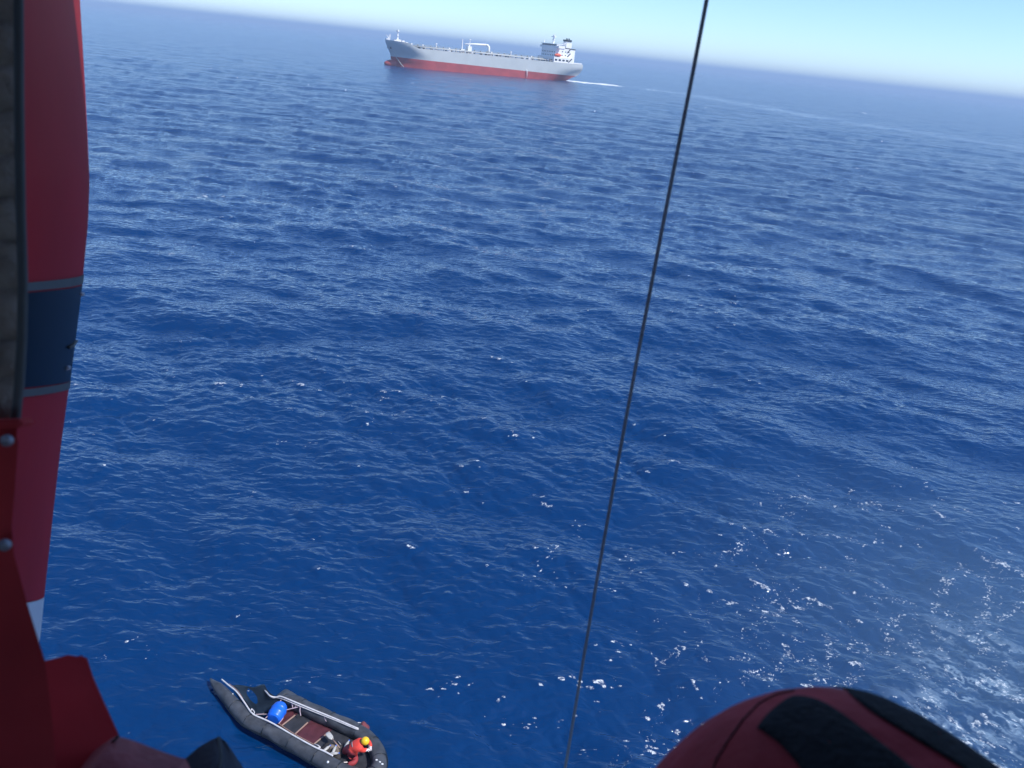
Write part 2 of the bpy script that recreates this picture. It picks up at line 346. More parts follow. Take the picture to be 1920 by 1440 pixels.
def hb(x, z):
    xs, xe = xstem(z), xstern(z)
    Lf = 33 - 13 * float(sstep(6, 17, z)); t = min(1, max(0, (xs - x) / Lf)); f = (1 - (1 - t) ** 2.1) ** .85
    Lr = 40 - 22 * float(sstep(4, 13, z)); w0 = .32 + .55 * float(sstep(3, 12, z)); t = min(1, max(0, (x - xe) / Lr))
    g = w0 + (1 - w0) * (1 - (1 - t) ** 2.2)
    return B * f * g
ST = [0, .01, .025, .05, .08, .12, .17, .22, .3, .4, .5, .6, .7, .76, .80, .83, .86, .88, .90, .92, .94, .955, .97, .98, .99, .996, 1]
def hull_rows(levels):                   # one loop per level: round the port side, then starboard
    rows = []
    for lv in levels:
        pts = []
        for s in ST:
            z = 0
            x = -99.3 + 183 * s
            for _ in range(3):
                z = lv(x); x = xstern(z) + (xstem(z) - xstern(z)) * s
            pts.append((x, hb(x, z), z))
        rows.append(pts + [(x, -y, z) for x, y, z in pts[-2::-1]])
    return rows
def hull(name, levels, m):
    q = MB(); vs_ = q.grid(hull_rows(levels)); n = len(ST)
    for i in range(len(vs_) - 1): q.bm.faces.new((vs_[i][0], vs_[i + 1][0], vs_[i + 1][-1], vs_[i][-1]))
    return q.build(name, m, ship, ang=50)
hull('hull_bottom', [lambda x: -4, lambda x: -1, lambda x: 1.5, lambda x: 4, lambda x: .5 * (4 + zred(x)), zred], m_red)
hull('hull_side', [zred] + [(lambda x, k=k: zred(x) + (zdeck(x) - zred(x)) * k) for k in (.15, .35, .55, .75, .9, 1)], m_grey)
q = MB(); top = hull_rows([lambda x: zdeck(x) - .25])[0]; n = len(ST)
q.grid([[(top[i][0], top[i][1] * .985, top[i][2]) for i in range(n)], [(top[i][0], -top[i][1] * .985, top[i][2]) for i in range(n)]])
q.build('deck', m_deck, ship)
q = MB(); q.ell((69.5, 0, 1.6), (15, 3.6, 4.0), u=28, v=16); q.build('bulbous_bow', m_red, ship, True)
# bow spray line running down from the hawse pipe, ballast water running out amidships
def side(x, z, off=.15): return (x, hb(x, z) + off, z)
q = MB(); q.tube([side(80.6, 13.8, .3), side(79.5, 11.5, 1.2), side(77.8, 9, 2.0), side(75.8, 6, 2.4), side(72.5, 2, 1.6), side(70.5, .2, 1.0)], [.12, .16, .2, .25, .3, .3], 6); q.build('water_stream', m_pipe, ship, True)
q = MB(); q.tube([side(-40, 7.2, .1), side(-40.2, 5.5, .9), side(-40.5, 3, 1.1), side(-40.6, .2, 1.2)], [.25, .35, .25, .15], 6); q.build('water_stream', m_white, ship, True)
for sg in (1, -1):
    q = MB(); z = 13.6; q.ell((80.3, sg * (hb(80.3, z) + .1), z), (.9, .5, .9), u=10, v=6); q.build('anchor', m_dark, ship, True)
q = MB()
for k in range(24):                       # rail along the port and starboard deck edges
    x = -64 + k * 5.2
    for sg in (1, -1): q.box((x, sg * (B - .4), 15.9), (.22, .22, 1.4))
for sg in (1, -1): q.box((-4, sg * (B - .4), 16.55), (124, .18, .18))
q.build('railing', m_white, ship)
for y, z, r in ((-3.2, 16.9, .42), (-1.6, 16.9, .42), (2.4, 16.9, .42), (4.2, 16.6, .36), (6.6, 16.4, .3), (-7, 16.4, .3)):
    q = MB(); q.tube([(-64, y, z), (-20, y, z), (20, y, z), (62, y, z)], r, 8); q.build('deck_pipe', m_pipe, ship, True)
q = MB(); q.box((-1, .4, 18.1), (126, 1.8, .25))
for k in range(22): q.box((-60 + k * 5.8, .4, 16.6), (.3, 1.8, 2.9))
q.build('catwalk', m_pipe, ship)
random.seed(4)
for k in range(26):                       # hatches, valves and lockers between the pipes
    x = -60 + k * 4.75; y = random.choice((-1, 1)) * random.uniform(7.5, 13.5); h = random.uniform(.8, 1.9)
    q = MB(); q.tube([(x, y, 15), (x, y, 15 + h)], random.uniform(.5, 1.1), 10); q.build('tank_hatch', random.choice((m_pipe, m_dark, m_white, m_deck)), ship, ang=40)
for k in range(7):
    q = MB(); x = 4 + k * 2.2; q.tube([(x, -14, 16.6), (x, 14, 16.6)], .35, 8); q.build('manifold_pipe', m_pipe, ship, True)
for x, h in ((40, 4.6), (-31, 4.3), (52, 2.6), (-52, 2.4), (28, 2.2), (-12, 2.4), (62, 2.6)):
    q = MB(); q.tube([(x, 1.6, 15.2), (x, 1.6, 15.2 + h)], .45, 8).box((x, 1.6, 15.5 + h), (1.2, 1.2, .9)); q.build('vent_post', m_white, ship, ang=40)
# hose crane amidships, its jib laid on the rest
q = MB(); q.tube([(-10, 0, 15.2), (-10, 0, 20), (-9.7, 0, 21.8), (-8.6, 0, 23), (-6.5, 0, 23.3)], [1.3, 1.2, 1.15, 1.0, .9], 12).build('crane_pedestal', m_white, ship, True)
q = MB(); q.tube([(-7.5, 0, 23.3), (3, 0, 22.9), (13, 0, 22.3)], [.85, .75, .55], 8).build('crane_jib', m_white, ship, True)
q = MB(); q.box((9, 0, 18), (3.6, 4, 5.6)).box((9, 0, 21.2), (1.1, 2.2, 1.6)).tube([(8.5, 0, 22), (8.5, 0, 26.4)], .3, 8).box((8.5, 0, 26), (1.6, 1.6, .5)); q.build('jib_rest', m_white, ship)
q = MB(); q.tube([(15.5, 0, 15.2), (15.5, 0, 26)], [.6, .4], 8).box((15.5, 0, 16.6), (3.2, 4, 2.8)); q.build('deck_mast', m_white, ship, ang=40)
# forecastle
q = MB(); q.tube([(73.6, 0, 18.6), (73.6, 0, 27.6)], [.75, .5], 8).box((73.6, 0, 19.6), (3.4, 4, 1.8)).box((73.6, 0, 26.7), (1.4, 3, .9)).box((73.6, 0, 23), (1.1, 1.8, .5)); q.build('fore_mast', m_white, ship, ang=40)
q = MB(); q.tube([(81, 0, 19), (81, 0, 23.4)], .28, 6).tube([(83.4, 0, 23), (81, 0, 20.5)], .22, 6).tube([(79.9, 0, 23.8), (80.4, 0, 19.2)], .25, 6).box((82.6, 0, 20.0), (2.2, 3.0, .8)); q.build('bow_davit', m_white, ship, ang=40)
for x, y in ((70, 3), (70, -3), (68, 5.5), (76.5, 2.2), (66.4, -4)):
    q = MB(); q.box((x, y, 19.1 if x > 69 else 18.2), (2.2, 2, 1.7)); q.build('winch', m_white, ship)
# accommodation block
q = MB(); q.box((-77.6, 0, 17.3), (20, 29.4, 4.6)); q.build('deck_house', m_white, ship)
blk = MB().box((-77.8, 0, 23.2), (16, 24.6, 7.4)).build('accommodation_block', m_white, ship)
br = MB().box((-74.5, 0, 28.3), (9, 25.6, 3.0)).box((-72.2, 0, 27.2), (3.8, 32.4, .8)).box((-72.2, 15.8, 28.1), (3.8, .5, 1.6)).box((-72.2, -15.8, 28.1), (3.8, .5, 1.6)).box((-70.5, 0, 28.1), (.4, 32.4, 1.2)).box((-74.4, 0, 30.05), (9.8, 26.6, .4)).build('bridge', m_white, ship)
q = MB()
for k in range(13): q.box((-69.94, -11.4 + k * 1.9, 29.2), (.14, 1.5, 1.0))
q.build('window_band', m_dark, br)
for lvl in (20.9, 23.6):
    for k in range(8):
        q = MB(); q.box((-69.74, -10.5 + k * 3, lvl), (.14, 1.0, 1.0)); q.build('window', m_dark, blk)
for k in range(4):
    q = MB(); q.box((-69.8 - k * 3.9, 14.74, 17.3), (2.3, .14, 1.5)); q.build('window', m_dark, ship)
for lvl in (21.4, 24.4):
    for k in range(3):
        q = MB(); q.box((-77 - k * 3.4, 12.34, lvl), (.9, .14, .9)); q.build('window', m_dark, blk)
for x0, x1, z0, z1 in ((-83.2, -86, 15.4, 18.2), (-82.6, -85.4, 19.6, 22.4), (-82.2, -85, 23.0, 26)):
    q = MB(); q.tube([(x0, 14.9 if z0 < 17 else 12.6, z0 + 1), (x1, 14.9 if z0 < 17 else 12.6, z1 + 1)], .42, 6); q.build('stair', m_dark, ship)
q = MB(); q.ell((-71.6, 13.9, 21.1), (3.6, 1.35, 1.3)).box((-71.6, 13.9, 22.2), (2.2, 1.4, .7)); q.build('lifeboat', m_orange, ship, True)
q = MB(); q.box((-69.2, 13.2, 21), (.4, .4, 3.6)).box((-74, 13.2, 21), (.4, .4, 3.6)).box((-71.6, 13, 19.7), (7, 2, .25)); q.build('davit', m_white, ship)
q = MB(); q.box((-88.5, 0, 21), (9.6, 15, 12)); q.build('engine_casing', m_white, ship)
fu = MB(); fu.bm.faces.ensure_lookup_table()
fu.box((-88.6, 0, 30), (7.6, 6.4, 6.6), bev=1.1); fun = fu.build('funnel', m_white, ship, ang=30)
q = MB(); q.box((-88.6, 0, 33.9), (7.8, 6.6, 1.6), bev=.8); q.build('funnel_cap', m_dark, fun, ang=30)
for dx in (-1.4, .2, 1.6):
    q = MB(); q.tube([(-88.6 + dx, .4, 34.4), (-88.9 + dx, .4, 35.9)], .45, 8); q.build('exhaust_pipe', m_dark, fun, ang=40)
q = MB(); q.box((-88.6, 0, 27.0), (9.8, 15.2, .9)); q.build('funnel_base_band', m_dark, fun)
q = MB(); q.tube([(-74, 0, 30), (-74, 0, 37.4)], [1.0, .7], 8).box((-74, 0, 36), (1.8, 5.6, .7)).box((-74, 0, 33.6), (1.5, 3.6, .4)).tube([(-74, 1.7, 36), (-74, 1.7, 38.6)], .25, 6).tube([(-74, -1.5, 36), (-74, -1.5, 37.8)], .2, 6); q.build('radar_mast', m_white, ship, ang=40)
q = MB(); q.tube([(-72.4, -13.5, 28), (-72.4, -13.5, 33.2)], .3, 6).box((-72.4, -13.5, 31.4), (.6, .6, .6)).box((-72.4, -13.5, 29.3), (1.6, 1.6, 1)); q.build('signal_mast', m_white, ship, ang=40)
for sg in (1, -1): MB().box((-93.5, sg * 14.0, 15.9), (9, .2, .9)).build('poop_rail', m_white, ship)
for c3, s3 in (((-66.5, 11, 16.3), (2, 2, 2.4)), ((-65.5, -6, 16.2), (2, 3, 2.2)), ((-65.2, 4, 16.0), (2.4, 2, 1.8))): MB().box(c3, s3).build('deck_locker', m_dark, ship)

# ------------------------------------------------------------------ inflatable boat, half sunk
def zp(zx, zy, z): return P(370 + zx / 5.053, 1250 + zy / 5.053, z)          # a spot on the boat
boat = empty('inflatable_boat', (BO.x, BO.y, 0))
tag(boat, 'dark grey inflatable boat with one side collapsed in the water', 'boat')
OFF = Vector((BO.x, BO.y, 0))
def L(p): return Vector(p) - OFF
m_rub = mat('grey_rubber', (.054, .059, .070), .5, var=.4, scale=3, bump=.4, bscale=6); m_wet = mat('wet_rubber', (.008, .013, .020), .35, var=.4, scale=2, bump=.8, bscale=4)
m_rope = mat('white_rope', (.58, .57, .59), .7); m_pink = mat('lilac_rope', (.46, .36, .42), .7); m_tan = mat('tan_batten', (.30, .20, .17), .6)
m_mar = mat('maroon_board', (.075, .020, .028), .5, var=.3, scale=4); m_brd = mat('grey_board', (.030, .032, .040), .5, var=.3, scale=4); m_patch = mat('pale_patch', (.62, .64, .66), .5)
tz = .235
near_c = [(125, 112), (190, 190), (290, 300), (390, 415), (470, 505), (560, 556), (700, 625), (860, 712), (1020, 800), (1180, 890), (1320, 965), (1440, 1020), (1560, 1046), (1660, 1020), (1722, 940), (1715, 840), (1665, 740), (1590, 660), (1480, 595), (1300, 515), (1100, 425), (950, 352), (850, 312), (790, 300)]
near_r = [.03, .20, .27, .30, .29, .285, .30, .31, .31, .31, .31, .31, .31, .31, .31, .31, .31, .31, .31, .31, .31, .30, .24, .12]
tc = spline([L(zp(x, y, tz)) for x, y in near_c], 6); tr = [r * .86 for r in lerp_list(near_r, 6)]
cen = L(zp(1050, 640, .3))
def wrinkle(q, seed, amp):
    for v in q.bm.verts:
        p = v.co * 2.3; v.co += Vector((math.sin(p.y * 3 + seed), math.sin(p.x * 2.7 + p.z * 5), math.sin(p.x * 3.1 + p.y * 2 + seed))) * amp
q = MB(); q.tube(tc, tr, 20); wrinkle(q, 1, .012); tube = q.build('tube', m_rub, boat, True)
# raised rubbing strake along the outside of the tube
out = []
for i in range(14, len(tc) - 18):
    t = (tc[i + 1] - tc[i - 1]).normalized(); o_ = Vector((t.y, -t.x, 0)).normalized()
    if o_.dot(tc[i] - cen) < 0: o_ = -o_
    out.append(tc[i] + o_ * (tr[i] + .005))
q = MB(); q.tube(out, .028, 6); q.build('rubbing_strake', m_wet, tube, True)
for i in range(16, len(tc) - 12, 9):         # welded seams round the tube
    t = (tc[i + 1] - tc[i - 1]).normalized(); a3 = t.cross(Vector((0, 0, 1))).normalized(); b3 = t.cross(a3)
    q = MB(); q.tube([tc[i] + (a3 * math.cos(w_) + b3 * math.sin(w_)) * (tr[i] + .006) for w_ in np.linspace(0, 2 * math.pi, 21)], .014, 5, cap=False); q.build('seam_band', m_wet, tube, True)
# the flooded, deflated end of the far tube
def sheet(rows, name, m, zf, parent=boat):
    g = []
    for r in rows:
        s = spline([L(zp(x, y, z)) for x, y, z in r], 4); g.append(s)
    cols = list(zip(*g)); g2 = [spline(c, 4) for c in cols]
    q = MB(); q.grid(g2); wrinkle(q, 3, zf)
    geom = q.bm.faces[:]; r = bmesh.ops.extrude_face_region(q.bm, geom=geom)
    bmesh.ops.translate(q.bm, verts=[e for e in r['geom'] if isinstance(e, bmesh.types.BMVert)], vec=(0, 0, -.03))
    return q.build(name, m, parent, True)
sheet([[(330, 175, .10), (430, 185, -.02), (540, 185, .05), (630, 175, .22)], [(420, 290, .12), (500, 270, -.03), (600, 250, .03), (720, 270, .30)],
       [(500, 400, .16), (570, 370, .0), (660, 340, .02), (790, 320, .30)], [(560, 470, .14), (640, 440, .02), (720, 400, .03), (810, 370, .20)]], 'collapsed_fabric', m_wet, .03)
sheet([[(760, 262, .10), (830, 212, .03), (880, 232, .05), (960, 275, .08)], [(780, 300, .24), (840, 262, .20), (900, 280, .22), (980, 320, .30)]], 'loose_flap', m_rub, .015)
# rigid floor boards with battens between them
fl = [(705, 470), (840, 330)], [(805, 560), (920, 470)], [(930, 640), (1040, 540)], [(1110, 735), (1245, 625)], [(1330, 880), (1470, 760)], [(1530, 970), (1660, 830)], [(1640, 1040), (1730, 900)]
def fpt(k, s):
    (a, b) = fl[k]; return L(zp(a[0] + (b[0] - a[0]) * s, a[1] + (b[1] - a[1]) * s, .06))
for k in range(6):
    A, Bq, Cq, Dq = fpt(k, -.12), fpt(k, 1.5), fpt(k + 1, 1.5), fpt(k + 1, -.12)
    q = MB(); q.prism([A, Bq, Cq, Dq], (0, 0, -.03)); q.build('floor_board', m_mar if k in (0, 2) else m_brd, boat)
for k in range(1, 4):
    q = MB(); q.tube([fpt(k, -.05) + Vector((0, 0, .03)), fpt(k, 1.05) + Vector((0, 0, .03))], .028, 6); q.build('batten', m_tan, boat)
q = MB(); q.tube([fpt(0, -.02) + Vector((0, 0, .02)), fpt(1, -.05) + Vector((0, 0, .02)), fpt(2, -.05) + Vector((0, 0, .02)), fpt(3, -.05) + Vector((0, 0, .02))], .018, 6); q.build('batten', m_tan, boat)
def rope(pts, z, r, m, name='rope', par=boat, n=6):
    q = MB(); q.tube(spline([L(zp(p[0], p[1], (p[2] - (.075 if p[2] > .4 else 0)) if len(p) > 2 else z)) for p in pts], n), r, 6); return q.build(name, m, par, True)
rope([(230, 120, .42), (300, 178, .50), (370, 235, .55), (440, 330, .55), (500, 420, .56), (520, 440, .57), (548, 462, .56), (700, 530, .58), (900, 645, .59), (1100, 755, .59), (1200, 800, .59), (1285, 845, .58)], .5, .030, m_rope, 'grab_line')
rope([(620, 195, .10), (650, 235, .2), (690, 278, .35), (740, 290, .42), (790, 283, .5), (900, 325, .58), (1100, 408, .59), (1300, 490, .59), (1525, 588, .59)], .5, .030, m_rope, 'grab_line')
rope([(640, 205, .1), (670, 262, .2), (710, 295, .3), (780, 298, .42), (900, 345, .56), (1110, 430, .56), (1310, 510, .56), (1500, 590, .58), (1525, 588, .60)], .5, .016, m_rope, 'grab_line')
for x, y, w, d in ((895, 335, 40, 55), (1200, 458, 70, 55), (1325, 510, 55, 45)):
    rope([(x, y, .54), (x + w * .25, y + d, .42), (x + w * .6, y + d * 1.05, .42), (x + w, y + d * .55, .54)], .5, .014, m_pink, 'grab_loop')
rope([(430, 300, .45), (380, 225, .47), (300, 160, .42)], .4, .013, m_tan, 'cord')
rope([(510, 415, .5), (515, 400, .5), (540, 430, .5), (530, 455, .55)], .5, .02, m_rope, 'knot')
rope([(555, 452, .5), (610, 450, .42), (680, 450, .35)], .4, .014, m_pink, 'lashing'); rope([(645, 490, .5), (700, 430, .45), (760, 360, .45), (795, 315, .5)], .4, .016, m_pink, 'lashing')
rope([(690, 440, .42), (830, 412, .42), (985, 375, .5)], .4, .016, m_pink, 'lashing'); rope([(975, 380, .52), (972, 420, .4), (980, 465, .3)], .4, .016, m_pink, 'lashing')
rope([(770, 540, .35), (810, 490, .3), (830, 420, .3)], .3, .014, m_pink, 'lashing')
rope([(1110, 735, .3), (1140, 745, .5), (1165, 765, .5), (1145, 770, .5), (1180, 800, .55)], .5, .02, m_rope, 'knot')
rope([(1470, 545, .45), (1530, 530, .40), (1590, 545, .2), (1560, 560, .3)], .3, .014, m_rope, 'loose_line')
q = MB(); a_, b2 = L(zp(340, 255, .42)), L(zp(312, 298, .28)); q.tube([a_, (a_ + b2) / 2 + Vector((-.02, -.02, .04)), b2], .022, 6); q.build('tube_handle', m_patch, boat, True)
for x, y, z in ((268, 225, .40), (1238, 905, .46)):
    q = MB(); q.ell(L(zp(x, y, z)), (.05, .05, .05), u=10, v=6); q.build('valve', m_patch, boat, True)
for x, y in ((1698, 884), (1728, 903), (1752, 922)):
    q = MB(); q.ell(L(zp(x, y, .49)), (.05, .035, .02), u=8, v=6); q.build('scuff_patch', m_patch, boat, True)

# blue barrel lashed across the boat
m_blue = mat('blue_plastic', (.01, .13, .68), .35, var=.08)
bar = empty('barrel', L(zp(755, 440, 0)) + OFF); tag(bar, 'bright blue plastic barrel lashed across the grey inflatable boat', 'barrel')
bo = bar.location.copy(); e0, e1 = zp(720, 498, .36) - bo, zp(795, 372, .36) - bo; ax = (e1 - e0)
q = MB(); ts = [0, .03, .1, .3, .34, .38, .62, .66, .70, .9, .97, 1]; rs = [.20, .24, .265, .285, .30, .285, .285, .30, .285, .265, .24, .20]
q.tube([e0 + ax * t for t in ts], rs, 24); q.build('drum', m_blue, bar, ang=50)
for e, sgn in ((e0, -1), (e1, 1)):
    q = MB(); d = ax.normalized() * sgn; q.tube([e - d * .01, e + d * .02], .21, 20); q.build('lid', m_blue, bar, ang=40)
# loose gear in the bow
m_cloth = mat('dark_cloth', (.035, .032, .034), .9, var=.4, bump=.6); m_brown = mat('brown_cloth', (.16, .13, .11), .9, var=.4, bump=.6); m_paper = mat('pale_plastic', (.42, .42, .41), .4)
def heap(name, zx, zy, w, d, h, m, label, cat, seed):
    c = zp(zx, zy, .07); q = MB(); q.ell((0, 0, 0), (w, d, h), u=22, v=12)
    for v in q.bm.verts:
        p = v.co; k = 1 + .28 * math.sin(p.x * 14 + seed) * math.sin(p.y * 17 + seed * 2) + .12 * math.sin(p.x * 31 + p.z * 25)
        v.co = Vector((p.x * k, p.y * k, max(-.02, p.z * (.75 + .2 * math.sin(p.x * 9 + seed) ** 2))))
    o = q.build(name, m, None, True); o.location = c; tag(o, label, cat)
heap('clothing_heap', 1280, 800, .42, .30, .26, m_cloth, 'dark heap of wet clothing behind the kneeling rescuer', 'clothing', 1)
heap('cloth_bundle', 1290, 805, .24, .16, .36, m_brown, 'small brown cloth bundle on top of the dark clothing heap', 'bundle', 3)
heap('rolled_jacket', 1575, 612, .26, .22, .42, mat('maroon_cloth', (.16, .04, .05), .9, bump=.5), 'maroon bundle tucked by the far tube behind the yellow helmet', 'bundle', 5)
padd = empty('paddle', zp(1300, 710, .3)); tag(padd, 'short paddle with pale blade lying in the inflatable boat', 'paddle')
po = padd.location.copy(); a_, b2 = zp(1275, 680, .38) - po, zp(1350, 770, .30) - po
q = MB(); q.tube([a_, b2], .022, 8); q.build('shaft', m_tan, padd, True)
q = MB(); d = (a_ - b2).normalized(); q.tube([a_ - d * .05, a_ + d * .05, a_ + d * .22, a_ + d * .3], [.03, .09, .1, .05], 12, flat=[.6, .25, .2, .2]); q.build('blade', m_paper, padd, True)
def bottle(zx, zy, ang, label):
    o = empty('plastic_bottle', zp(zx, zy, .34)); tag(o, label, 'bottle', 'pale bottles among the clothing in the boat')
    d = Vector((math.cos(ang), math.sin(ang), .15)); q = MB(); q.tube([-d * .14, -d * .12, d * .06, d * .10, d * .14], [.04, .05, .05, .025, .022], 12); q.build('body', m_paper, o, ang=60)
    q = MB(); q.tube([d * .142, d * .17], .026, 10); q.build('cap', m_blue, o, ang=40)
bottle(1225, 775, .9, 'pale bottle nearest the near grab line in the boat'); bottle(1297, 785, 1.4, 'upright pale bottle on the brown cloth bundle'); bottle(1300, 822, .1, 'pale bottle below the brown cloth bundle'); bottle(1418, 735, 1.3, 'pale bottle just left of the rescuer in red')

# ------------------------------------------------------------------ people
def skin(name, nodes, edges, root, m, parent=None, sub=2):
    bm = bmesh.new(); ly = bm.verts.layers.skin.verify(); V = {}
    for k, (p, r) in nodes.items():
        v = bm.verts.new(p); rx = r if isinstance(r, (tuple, list)) else (r, r); v[ly].radius = rx; v[ly].use_root = (k == root); V[k] = v
    for a, c in edges: bm.edges.new((V[a], V[c]))
    me = bpy.data.meshes.new(name); bm.to_mesh(me); bm.free()
    tmp = bpy.data.objects.new('tmp', me); COL.objects.link(tmp)
    s = tmp.modifiers.new('s', 'SKIN'); s.use_smooth_shade = True; tmp.modifiers.new('d', 'SUBSURF').levels = sub
    dg = bpy.context.evaluated_depsgraph_get(); dg.update()
    em = bpy.data.meshes.new_from_object(tmp.evaluated_get(dg)); em.name = name
    bpy.data.objects.remove(tmp); em.materials.clear()
    return link(name, em, m, parent)
def add_hand(nodes, edges, wrist, tag_, pos, direction, palm_n, s=1.0, curl=.6):
    d = Vector(direction).normalized(); n_ = Vector(palm_n); n_ = (n_ - d * n_.dot(d)).normalized(); w = d.cross(n_)
    pm = tag_ + 'palm'; nodes[pm] = (Vector(pos) + d * .055 * s, (.034 * s, .020 * s)); edges.append((wrist, pm))
    for i, (off, ln) in enumerate(((-.034, .062), (-.012, .076), (.012, .072), (.033, .056))):
        b0, b1, b2_ = f'{tag_}f{i}a', f'{tag_}f{i}b', f'{tag_}f{i}c'
        base = Vector(pos) + d * .095 * s + w * off * s
        nodes[b0] = (base, .0105 * s); nodes[b1] = (base + (d * .8 + n_ * curl * .6) * ln * .55 * s, .0095 * s); nodes[b2_] = (base + (d * 1.05 + n_ * curl * 1.5) * ln * .8 * s, .008 * s)
        edges += [(pm, b0), (b0, b1), (b1, b2_)]
    t0, t1, t2 = tag_ + 't0', tag_ + 't1', tag_ + 't2'; base = Vector(pos) + d * .04 * s - w * .045 * s
    nodes[t0] = (base, .013 * s); nodes[t1] = (base + (d * .7 - w * .5 + n_ * .3) * .035 * s, .011 * s); nodes[t2] = (base + (d * 1.2 - w * .5 + n_ * .8) * .055 * s, .009 * s)
    edges += [(pm, t0), (t0, t1), (t1, t2)]
m_suit = mat('suit_red', (.70, .055, .035), .65, var=.1); m_suitd = mat('suit_dark_red', (.32, .035, .045), .7, var=.15); m_yel = mat('helmet_yellow', (.85, .52, .02), .35, var=.05)
m_skin = mat('skin', (.45, .26, .19), .6); m_black = mat('black_gear', (.015, .015, .017), .6); m_glove = mat('pale_glove', (.72, .66, .66), .6)
def rp(zx, zy, z): return P(560 + zx / 10.667, 1330 + zy / 10.667, z)
ro = rp(1080, 900, .07); resc = empty('person', ro); tag(resc, 'rescuer in red suit and yellow helmet kneeling in the inflatable boat', 'person')
j = lambda x, y, z: rp(x, y, z) - ro
nd = {'pelvis': (j(1050, 800, .48), .15), 'waist': (j(1110, 765, .58), .145), 'chest': (j(1190, 715, .72), .175), 'neck': (j(1265, 665, .85), .075), 'head': (j(1315, 640, .92), .095), 'crown': (j(1345, 625, .97), .085), 'nose': (j(1362, 655, .90), .02), 'jaw': (j(1335, 672, .86), .05),
      'lsh': (j(1215, 630, .78), .085), 'lel': (j(1400, 640, .62), .06), 'lwr': (j(1440, 730, .60), .045), 'rsh': (j(1235, 790, .74), .085), 'rel': (j(1290, 830, .58), .06), 'rwr': (j(1345, 805, .60), .045),
      'lhip': (j(1020, 770, .42), .115), 'lkn': (j(925, 850, .16), .085), 'lan': (j(900, 800, .11), .06), 'lft': (j(870, 790, .11), .05), 'rhip': (j(1060, 860, .42), .115), 'rkn': (j(1145, 1020, .20), .085), 'rmid': (j(1090, 1080, .17), .075), 'ran': (j(1020, 1095, .17), .06), 'rft': (j(985, 1095, .15), .05)}
ed = [('pelvis', 'waist'), ('waist', 'chest'), ('chest', 'neck'), ('neck', 'head'), ('head', 'crown'), ('head', 'jaw'), ('head', 'nose'), ('chest', 'lsh'), ('lsh', 'lel'), ('lel', 'lwr'), ('chest', 'rsh'), ('rsh', 'rel'), ('rel', 'rwr'), ('pelvis', 'lhip'), ('lhip', 'lkn'), ('lkn', 'lan'), ('lan', 'lft'), ('pelvis', 'rhip'), ('rhip', 'rkn'), ('rkn', 'rmid'), ('rmid', 'ran'), ('ran', 'rft')]
nd = {k: (p, r * (1.48 if k not in ('head', 'crown', 'nose', 'jaw', 'neck') else 1.1)) for k, (p, r) in nd.items()}
add_hand(nd, ed, 'lwr', 'L', nd['lwr'][0], j(1440, 800, .55) - j(1440, 730, .60), (0, 0, -1)); add_hand(nd, ed, 'rwr', 'R', nd['rwr'][0], j(1420, 800, .56) - j(1345, 805, .60), (0, 0, -1))
body = skin('body', nd, ed, 'pelvis', [m_suit, m_suitd, m_glove, m_skin], resc)
hpos = {k: Vector(v[0]) for k, v in nd.items()}
for p in body.data.polygons:                 # red jacket, darker trousers, pale gloves, bare face
    k = min(hpos, key=lambda q: (hpos[q] - p.center).length)
    p.material_index = 2 if k[0] in 'LR' else 3 if k in ('head', 'crown', 'nose', 'jaw') else 1 if k in ('pelvis', 'lhip', 'lkn', 'lan', 'lft', 'rhip', 'rkn', 'rmid', 'ran', 'rft') else 0
q = MB(); q.ell(j(1332, 632, .96), (.145, .145, .14), u=24, v=14); q.ell(j(1312, 632, .93), (.12, .135, .10)); q.build('helmet', m_yel, resc, True)
def band(a, c, r, m, name, par, w=.02):
    d = (Vector(c) - Vector(a)).normalized(); u_ = d.orthogonal().normalized(); v_ = d.cross(u_); mid = (Vector(a) + Vector(c)) / 2
    pts = [mid + (u_ * math.cos(t) + v_ * math.sin(t)) * r for t in np.linspace(0, 2 * math.pi, 25)]
    q = MB(); q.tube(pts, w, 6, cap=False); return q.build(name, m, par, True)
band(j(1070, 790, .5), j(1110, 765, .58), .185, m_black, 'harness_belt', resc); band(j(1120, 760, .6), j(1150, 740, .64), .195, mat('grey_webbing', (.25, .22, .25), .8), 'harness_strap', resc)
for (x0, y0, x1, y1) in ((975, 1095, 880, 1110), (870, 800, 835, 770)):
    a_, c_ = j(x0, y0, .14), j(x1, y1, .12); d = (c_ - a_).normalized(); w = Vector((d.y, -d.x, 0)).normalized()
    q = MB(); q.prism([a_ - w * .06, a_ + w * .06, a_ + d * .45 + w * .12, a_ + d * .48, a_ + d * .45 - w * .12], (0, 0, .025)); f_ = q.build('fin', m_black, resc)
    for s_ in (-1, 1):
        q = MB(); q.tube([a_ + w * .05 * s_ + Vector((0, 0, .035)), a_ + d * .42 + w * .10 * s_ + Vector((0, 0, .035))], .018, 6); q.build('stripe', m_glove, f_, True)

# ------------------------------------------------------------------ the helicopter round the camera
m_hred = mat('helicopter_red', (.39, .018, .023), .6, var=.10, scale=4, bump=.08, bscale=9, spec=.10); m_hred2 = mat('door_red', (.50, .036, .040), .6, var=.22, scale=7, bump=.5, bscale=8, spec=.15)
m_hwht = mat('helicopter_white', (.75, .75, .74), .35, var=.04); m_quilt = mat('quilted_lining', (.33, .27, .22), .9, var=.25, scale=30, bump=.7, bscale=90)
m_trim = mat('rubber_trim', (.085, .09, .085), .7, var=.15); m_glass = mat('dark_glass', (.004, .006, .010), .4, var=.1, spec=.08); m_steel = mat('steel', (.36, .36, .40), .5, .6, bump=.2); m_wall = mat('cabin_lining', (.38, .36, .33), .8, var=.15)
heli = empty('helicopter', CAM - Vector((0, 0, 1.0))); tag(heli, 'red rescue helicopter doorway framing the left side of the view', 'helicopter')
HO = heli.location.copy()
